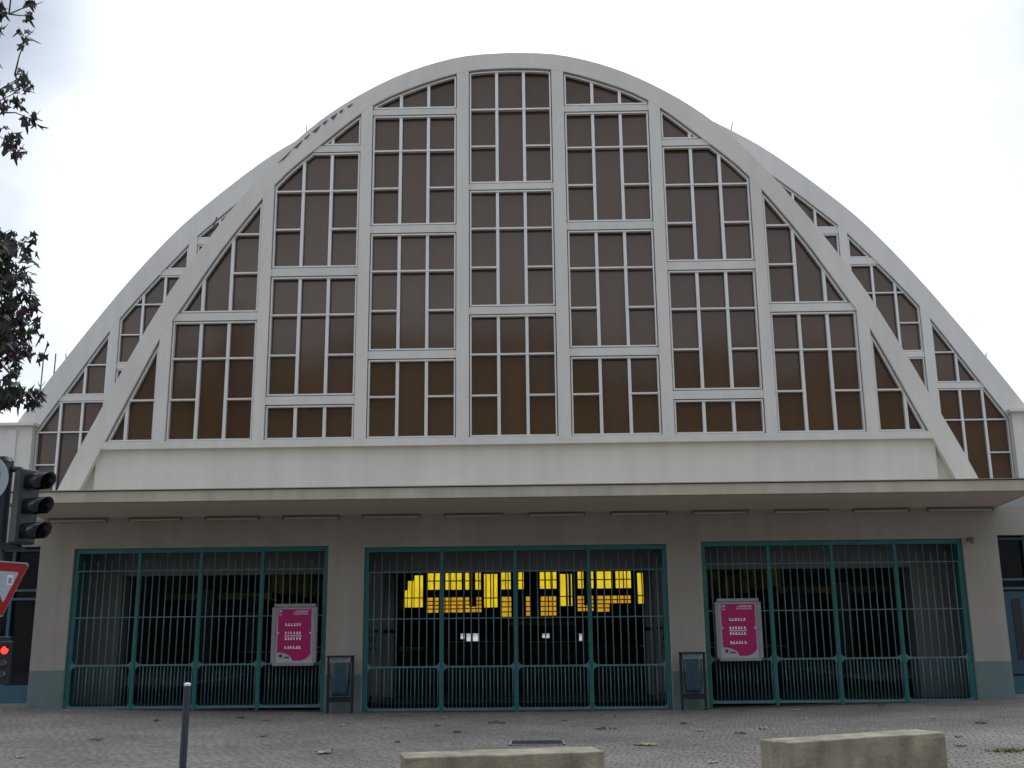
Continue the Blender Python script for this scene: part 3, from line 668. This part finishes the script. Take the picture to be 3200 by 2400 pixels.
for k, z in enumerate((.155, .46, .765)):
    b = MB(); n = 20; L0, L1, r = .07, .42, .112
    ring = []
    for (xx, rr_, lower) in ((L0, r, 1), (L1, r * .98, 1)):
        ring.append([b.bm.verts.new((xx if not (xx == L1) else xx - .10 * (1 - math.sin(t)) * .5 , math.cos(t) * rr_, z + math.sin(t) * rr_)) for t in [R(-50) + R(280) * i / n for i in range(n + 1)]])
    ring.append([b.bm.verts.new((v.co.x, (v.co.y) * .95, z + (v.co.z - z) * .95)) for v in ring[1]]); ring.append([b.bm.verts.new((L0, v.co.y * .95, z + (v.co.z - z) * .95)) for v in ring[0]])
    for a in range(4):
        A_, B_ = ring[a], ring[(a + 1) % 4]
        for i in range(n): b.bm.faces.new((A_[i], A_[i + 1], B_[i + 1], B_[i]))
    v_ = b.obj('visor', M['hood'], ho, smooth=True)
    b = MB(); b.cyl((.07, 0, z), (.085, 0, z), .1, n=20); b.obj('lens', M['lens'], ho)
# repeater
rp = MB(); rp.box(-.16, .175, -.02, .09, 1.04 - g0, 1.60 - g0); rp.box(.12, .255, -.10, -.021, 1.05 - g0, 1.545 - g0); ro_ = rp.obj('repeater_head', M['black'], T_, bevel=.012); ro_.location = (.145, -.1, 0)
for z, m in ((1.44, 'lit_red'), (1.29, 'lens'), (1.16, 'lens')):
    b = MB(); b.cyl((.187, -.102, z - g0), (.187, -.125, z - g0), .047 if m == 'lit_red' else .045, .035, n=18); b.obj('lamp_lens', M[m], ro_, smooth=False)
b = MB(); n = 12
for k, z in enumerate((1.44,)):
    A_ = [b.bm.verts.new((.187 + .058 * math.cos(R(20 + 140 * i / n)), -.10, z - g0 + .058 * math.sin(R(20 + 140 * i / n)))) for i in range(n + 1)]
    B_ = [b.bm.verts.new((v.co.x, -.17, v.co.z)) for v in A_]
    for i in range(n): b.bm.faces.new((A_[i], A_[i + 1], B_[i + 1], B_[i]))
b.obj('repeater_visor', M['hood'], ro_)
# give-way triangle
Y_ = tag(empty('give_way_sign', (PX + .20, PY - .12, 1.80), R(74)), 'red bordered white triangle sign, point down, under the hooded traffic lamps', 'road sign')
def tri(s, zoff=0):
    h = s * .866; P = []
    rr = .035 * s / .9
    for (cx, cz), a0 in (((-s / 2 + rr * 1.7, h - rr), 90), ((0, rr * 2), 210), ((s / 2 - rr * 1.7, h - rr), 330)):
        for k in range(7): a = R(a0 + 120 * k / 6); P.append((cx + rr * math.cos(a), cz + rr * math.sin(a) + zoff))
    return P
sz = .80
b = MB(); b.prism(tri(sz), -.012, .012); b.obj('plate', M['signwhite'], Y_)
b = MB(); b.prism([(x * .96, z * .96 + .013) for x, z in tri(sz)], -.0155, -.0125); b.obj('red_border', M['red'], Y_)
b = MB(); b.prism([(x * .55, z * .55 + .19) for x, z in tri(sz)], -.0185, -.016); b.obj('white_centre', M['signwhite'], Y_)
b = MB(); b.box(.03, .13, -.0215, -.019, .41, .53); b.obj('sticker', M['white'], Y_)
b = MB(); b.box(.05, .11, -.0225, -.0217, .43, .50); b.obj('sticker_print', M['signgrey'], Y_)
# round number sign
C_ = tag(empty('round_sign', (PX - .14, PY - .30, 3.16), R(18)), 'round white sign with a black 0 cut by the left edge of the view', 'road sign')
b = MB(); b.cyl((0, 0, .33), (0, .02, .33), .33, n=40); b.obj('plate', M['signwhite'], C_)
o = text_mesh('30', .40, M['signblack'], 'lettering', C_, (.045, -.004, .35), ext=.003)
b = MB(); b.box(-.1, .1, .021, .06, .2, .45); b.obj('bracket', M['black'], C_)

# ------------------------------------------------------------------ tree at the left
tr = tag(empty('broadleaf_tree', (-9.2, -9.3, gz(9))), 'dark leafed tree with long lobed leaves reaching in at the left edge', 'tree')
b = MB(); b.tube([(0, 0, 0), (.05, .05, 2), (0, 0, 4.2), (.1, -.1, 6.5), (0, 0, 9), (.2, 0, 11)], [.22, .19, .17, .13, .08, .03], 12); b.obj('trunk', M['bark'], tr, smooth=True)
clusters = [(2.42, 0, 6.2, .52, .7, .5, 200), (2.48, .1, 5.5, .6, .7, .5, 240), (2.44, -.1, 4.9, .54, .6, .42, 190), (2.72, 0, 4.45, .42, .4, .26, 90), (2.76, .1, 5.75, .30, .4, .36, 34), (2.76, .1, 5.1, .30, .4, .28, 30), (2.3, 0, 6.5, .45, .5, .25, 36),
            (2.6, 0, 9.15, .22, .4, .28, 16), (2.5, 0, 8.55, .24, .4, .22, 20), (2.56, 0, 7.95, .22, .3, .3, 16), (2.42, 0, 10.1, .2, .4, .3, 12), (2.15, 0, 8.8, .40, .4, 1.0, 50),
            (.9, .3, 5.4, 1.2, 1.2, 1.2, 330), (.5, 0, 7.8, 1.0, 1.3, 1.2, 300), (-1.4, .2, 6, 1.6, 1.4, 1.5, 330), (-.8, -.6, 9, 1.5, 1.3, 1.4, 300), (.3, .4, 10.6, 1.2, 1.2, 1.1, 260)]
b = MB()
for cx, cy, cz, rx, ry, rz, n in clusters:
    for k in range(4 if n > 100 else 1):
        e = (cx + rnd.uniform(-.6, .6) * rx, cy + rnd.uniform(-.5, .5) * ry, cz + rnd.uniform(-.7, .7) * rz)
        h0 = min(max(cz - 1.8, 3.4), 9.6); m_ = (e[0] * .5, e[1] * .5, h0 + (e[2] - h0) * .65)
        m2 = tuple(m_[a] * .45 + e[a] * .55 + rnd.uniform(-.16, .16) for a in range(3)); b.tube([(0, 0, h0), m_, m2, e], [.05, .026, .012, .004], 6)
b.obj('branch', M['bark'], tr)
def leaf(bm, c, s, rng):
    """five-lobed hanging leaf with long pointed lobes"""
    pts = [(0, 0)]
    for a, l in ((-130, .42), (-95, .34), (-58, .86), (-30, .48), (-10, .85), (0, 1.05), (12, .8), (30, .46), (60, .8), (95, .34), (130, .42)):
        pts.append((math.sin(R(a)) * l * .62, -math.cos(R(a)) * l))
    rot = Matrix.Rotation(rng.uniform(0, 6.28), 3, 'Z') @ Matrix.Rotation(rng.uniform(-.3, 1.0), 3, 'X') @ Matrix.Rotation(rng.uniform(-.6, .6), 3, 'Y')
    vs = []
    for i, (x, z) in enumerate(pts):
        droop = -.25 * abs(x) if i else 0
        vs.append(bm.verts.new(Vector(c) + rot @ Vector((x * s, (z * z * .25 + droop) * s, z * s))))
    n = len(vs)
    for i in range(1, n - 1): bm.faces.new((vs[0], vs[i], vs[i + 1]))
b = MB(); tw = MB()
for cx, cy, cz, rx, ry, rz, n in clusters:
    n = int(n * 1.7)
    sub = [(rnd.gauss(0, .5), rnd.gauss(0, .5), rnd.gauss(0, .5)) for _ in range(max(3, n // 16))]
    for q in sub:                     # a twig carries every spray of leaves
        e = (cx + q[0] * rx, cy + q[1] * ry, cz + q[2] * rz); c0 = (cx - .35 * rx, cy, cz - .5 * rz)
        m_ = tuple((c0[a] + e[a]) / 2 + rnd.uniform(-.05, .05) for a in range(3)); tw.tube([c0, m_, e, (e[0] + rnd.uniform(0, .15), e[1], e[2] + rnd.uniform(-.05, .15))], [.013, .009, .006, .003], 5)
    for k in range(n):
        q = sub[k % len(sub)]
        p = [max(-1.1, min(1.1, q[a] + rnd.gauss(0, .19))) for a in range(3)]
        leaf(b.bm, (cx + p[0] * rx, cy + p[1] * ry, cz + p[2] * rz), rnd.uniform(.085, .18), rnd)
b.obj('crown', M['leaf'], tr, recalc=False); tw.obj('twig', M['bark'], tr)

# ------------------------------------------------------------------ fallen leaves
LV = [(-8.91, -.76, 'y'), (-6.49, -2.46, 'd'), (-4.59, -2.11, 'd'), (-5.2, -1.6, 'd'), (-3.0, -3.13, 'y'), (-2.21, -3.46, 'y'), (-1.37, -1.52, 'y'), (-1.32, -3.17, 'd'), (-.37, -2.61, 'd'), (-.22, -2.72, 'd'), (1.46, -4.05, 'd'), (1.66, -4.06, 'd'),
      (-2.48, -7.38, 'Y'), (-6.3, -8.1, 'y'), (-6.22, -5.84, 'd'), (2.92, -3.28, 'g'), (3.0, -4.65, 'y'), (3.54, -5.23, 'd'), (4.03, -4.52, 'y'), (5.42, -.97, 'y'), (5.09, -2.85, 'y'), (2.52, -8.77, 'y'), (1.86, -6.58, 'g'), (1.98, -6.67, 'Y'), (7.46, -4.68, 'd'), (6.37, -6.52, 'd'), (5.98, -7.63, 'd'),
      (7.21, -.5, 'd'), (7.13, -3.52, 'y'), (1.86, -1.42, 'y'), (-1.68, -5.94, 'd'), (-.9, -4.4, 'd'), (-3.9, -5.1, 'd'), (.9, -2.3, 'd')]
def leaf_mesh(seed, m):
    r_ = random.Random(seed); b = MB(); n = 14; c0 = b.bm.verts.new((0, 0, .022)); ring = []
    for i in range(n):
        t = 2 * math.pi * i / n; l = .10 * (1 + .35 * math.cos(5 * t + seed)) * r_.uniform(.8, 1.2)
        ring.append(b.bm.verts.new((1.25 * l * math.cos(t), .8 * l * math.sin(t), r_.uniform(.004, .045))))
    for i in range(n): b.bm.faces.new((c0, ring[i], ring[(i + 1) % n]))
    me = bpy.data.meshes.new('fallen_leaf'); b.bm.to_mesh(me); b.bm.free(); me.materials.append(m); return me
ML = {'y': [leaf_mesh(1, M['leafdry']), leaf_mesh(2, M['leafdry'])], 'd': [leaf_mesh(3, M['leafdark']), leaf_mesh(4, M['leafdark'])], 'g': [leaf_mesh(5, M['leafgreen'])], 'Y': [leaf_mesh(6, M['leafdry'])]}
LN = {'y': 'curled pale yellow fallen leaf lying on the grey paving', 'Y': 'large pale straw coloured fallen leaf on the grey paving', 'd': 'dark wet fallen leaf lying flat on the grey paving', 'g': 'crumpled green fallen leaf on the grey paving'}
GN = {'y': 'pale fallen leaves on the paving', 'Y': 'large straw leaves on the paving', 'd': 'dark wet leaves on the paving', 'g': 'green fallen leaves on the paving'}
for k, (x, y, t) in enumerate(LV):
    o = bpy.data.objects.new('fallen_leaf', ML[t][k % len(ML[t])]); COL.objects.link(o); o.location = (x, y, gz(x, y) + .003); o.rotation_euler = (0, 0, rnd.uniform(0, 6.28))
    s = {'y': .7, 'd': .65, 'g': .8, 'Y': 1.05}[t] * rnd.uniform(.8, 1.2); o.scale = (s, s, s); tag(o, LN[t], 'leaf', GN[t])
# clump of weeds and leaves at the right edge
b = MB(); rr = random.Random(5)
for k in range(260):
    x, y = rr.gauss(0, .11), rr.gauss(0, .06); h = rr.uniform(.01, .05); a = rr.uniform(0, 6.28)
    b.poly([(x, y, 0), (x + .03 * math.cos(a), y + .03 * math.sin(a), 0), (x + rr.uniform(-.05, .05), y + rr.uniform(-.05, .05), h)])
o = b.obj('weed_clump', M['leafgreen'], recalc=False); o.location = (6.3, -8.3, gz(6.3)); tag(o, 'low yellow green weed clump on the paving at the right edge', 'weeds')

# ------------------------------------------------------------------ neighbours
N_ = tag(empty('neighbour_house', (-21.5, 16, 0)), 'low grey house with an overhanging roof glimpsed left of the vault', 'house')
b = MB(); b.box(-5, 4.4, 0, 9, 0, 8.3); b.obj('wall', M['house'], N_)
b = MB(); b.box(-5.6, 5.0, -.9, 9.6, 8.301, 8.62); b.obj('roof', M['slate'], N_)
for x in (1.1, 2.9):
    b = MB(); b.box(x, x + 1.1, -.05, .05, 5.6, 7.3); wo = b.obj('window', M['frame'], N_)
    b = MB(); b.box(x + .08, x + 1.02, -.06, -.052, 5.68, 7.22); b.obj('pane', M['houseglass'], wo)
for x in (2.95, 3.42):
    b = MB(); b.cyl((x, 1, 8.6), (x, 1, 12.3), .025, n=6); b.obj('mast', M['pole'], N_)
for bx, w_, h, lab in ((-34, 20, 18.2, 'cream terrace house across the street, left end of the row'), (-13.5, 18, 20.0, 'cream terrace house across the street behind the camera'), (5, 19, 18.0, 'lower cream terrace house across the street behind the camera'), (24.5, 20, 19.4, 'cream terrace house across the street, right end of the row')):
    H_ = tag(empty('terrace_house', (bx, -44, 0)), lab, 'house', 'houses across the street')
    b = MB(); b.box(0, w_, -9, 0, 0, h); b.obj('wall', M['house'], H_)
    b = MB(); b.prism_x([(-9.3, h + .001), (-4.5, h + 2.2), (.3, h + .001)], -.1, w_ + .1); b.obj('roof', M['slate'], H_)
    nx = int(w_ / 2.6)
    for i in range(nx):
        for j in range(5):
            x = 1 + i * (w_ - 2) / nx; z = 1.1 + j * 3.1
            b = MB(); b.box(x, x + 1.2, .001, .06, z, z + 1.8); wo = b.obj('window', M['frame'], H_)
            b = MB(); b.box(x + .08, x + 1.12, .061, .07, z + .08, z + 1.72); b.obj('pane', M['houseglass'], wo)

# ------------------------------------------------------------------ light and sky
SUN_EL, SUN_AZ = R(56), R(8)          # behind the hall, slightly right (azimuth from +Y towards +X)
sd = Vector((math.sin(SUN_AZ) * math.cos(SUN_EL), math.cos(SUN_AZ) * math.cos(SUN_EL), math.sin(SUN_EL)))
sun = bpy.data.lights.new('sun', 'SUN'); sun.energy = .9; sun.angle = R(25); sun.color = (1, .97, .93)
so = bpy.data.objects.new('sun', sun); COL.objects.link(so); so.rotation_euler = (-sd).to_track_quat('-Z', 'Y').to_euler(); so.location = sd * 60
wd = bpy.data.worlds.new('World'); scn.world = wd; wd.use_nodes = True; N = wd.node_tree.nodes; L = wd.node_tree.links
bg = N['Background']; bg.inputs[1].default_value = .1
sky = N.new('ShaderNodeTexSky'); sky.sky_type = 'NISHITA'; sky.sun_disc = False; sky.sun_elevation = SUN_EL; sky.sun_rotation = SUN_AZ; sky.dust_density = 3
tc = N.new('ShaderNodeTexCoord')
nz = N.new('ShaderNodeTexNoise'); nz.inputs['Scale'].default_value = 1.7; nz.inputs['Detail'].default_value = 5; nz.inputs['Roughness'].default_value = .5
mp = N.new('ShaderNodeMapping'); mp.inputs['Scale'].default_value = (1, 1, 2.2); mp.inputs['Location'].default_value = (2.3, .4, 1.2); L.new(tc.outputs['Generated'], mp.inputs[0]); L.new(mp.outputs[0], nz.inputs['Vector'])
dt = N.new('ShaderNodeVectorMath'); dt.operation = 'DOT_PRODUCT'; dt.inputs[1].default_value = Vector((.04, .90, .42)).normalized(); L.new(tc.outputs['Generated'], dt.inputs[0])
gl = N.new('ShaderNodeMapRange'); gl.interpolation_type = 'SMOOTHSTEP'; gl.inputs[1].default_value = .87; gl.inputs[2].default_value = .975; gl.inputs[3].default_value = 0; gl.inputs[4].default_value = 1; L.new(dt.outputs['Value'], gl.inputs[0])
na = N.new('ShaderNodeMapRange'); na.inputs[1].default_value = .35; na.inputs[2].default_value = .68; na.inputs[3].default_value = -.3; na.inputs[4].default_value = .32; L.new(nz.outputs['Fac'], na.inputs[0])
sp_ = N.new('ShaderNodeSeparateXYZ'); L.new(tc.outputs['Generated'], sp_.inputs[0])
hz = N.new('ShaderNodeMapRange'); hz.interpolation_type = 'SMOOTHSTEP'; hz.inputs[1].default_value = .16; hz.inputs[2].default_value = .46; hz.inputs[3].default_value = .5; hz.inputs[4].default_value = 0; L.new(sp_.outputs[2], hz.inputs[0])
s0 = N.new('ShaderNodeMath'); s0.operation = 'ADD'; L.new(gl.outputs[0], s0.inputs[0]); L.new(hz.outputs[0], s0.inputs[1])
sm = N.new('ShaderNodeMath'); sm.operation = 'ADD'; sm.use_clamp = True; L.new(s0.outputs[0], sm.inputs[0]); L.new(na.outputs[0], sm.inputs[1])
cr = N.new('ShaderNodeValToRGB'); L.new(sm.outputs[0], cr.inputs[0])
SC = 10.0
cr.color_ramp.elements[0].color = (.48, .54, .65, 1); cr.color_ramp.elements[1].color = (1, 1, 1, 1); cr.color_ramp.elements[1].position = .85
e = cr.color_ramp.elements.new(.4); e.color = (.80, .86, .95, 1)
sep = N.new('ShaderNodeSeparateXYZ'); L.new(tc.outputs['Generated'], sep.inputs[0])
zn = N.new('ShaderNodeMapRange'); zn.interpolation_type = 'SMOOTHSTEP'; zn.inputs[1].default_value = .56; zn.inputs[2].default_value = .92; zn.inputs[3].default_value = 1; zn.inputs[4].default_value = 2.9; L.new(sep.outputs[2], zn.inputs[0])
sc = N.new('ShaderNodeVectorMath'); sc.operation = 'SCALE'; L.new(cr.outputs[0], sc.inputs[0])
br = N.new('ShaderNodeMapRange'); br.inputs[3].default_value = SC * .95; br.inputs[4].default_value = SC * 1.35; L.new(sm.outputs[0], br.inputs[0]); zm = N.new('ShaderNodeMath'); zm.operation = 'MULTIPLY'; L.new(br.outputs[0], zm.inputs[0]); L.new(zn.outputs[0], zm.inputs[1]); L.new(zm.outputs[0], sc.inputs['Scale'])
mx = N.new('ShaderNodeMix'); mx.data_type = 'RGBA'; mx.inputs[0].default_value = .93; L.new(sky.outputs[0], mx.inputs[6]); L.new(sc.outputs[0], mx.inputs[7])
L.new(mx.outputs[2], bg.inputs[0])

# ------------------------------------------------------------------ camera
cx, D, p, yaw, roll, f = 0.3829, 22.37832, 0.22988, 0.01828, -0.01042, 3300.0
cy, sy, cp, sp = math.cos(yaw), math.sin(yaw), math.cos(p), math.sin(p)
fwd = Vector((-sy * cp, cy * cp, sp)); r = Vector((cy, sy, 0)); up = r.cross(fwd)
cr_, sr_ = math.cos(roll), math.sin(roll)
X_ = r * cr_ + up * sr_; Y_v = -r * sr_ + up * cr_
cam = bpy.data.cameras.new('camera'); cam.sensor_width = 36; cam.lens = 36 * f / 3200; cam.clip_start = .05; cam.clip_end = 2000
co = bpy.data.objects.new('camera', cam); COL.objects.link(co)
co.matrix_world = Matrix(((X_.x, Y_v.x, -fwd.x, cx), (X_.y, Y_v.y, -fwd.y, -D), (X_.z, Y_v.z, -fwd.z, 1.6), (0, 0, 0, 1)))
scn.camera = co
scn.view_settings.view_transform = 'Standard'; scn.view_settings.look = 'None'; scn.view_settings.exposure = .12; scn.view_settings.gamma = 1
scn.render.resolution_x = 1024; scn.render.resolution_y = 768
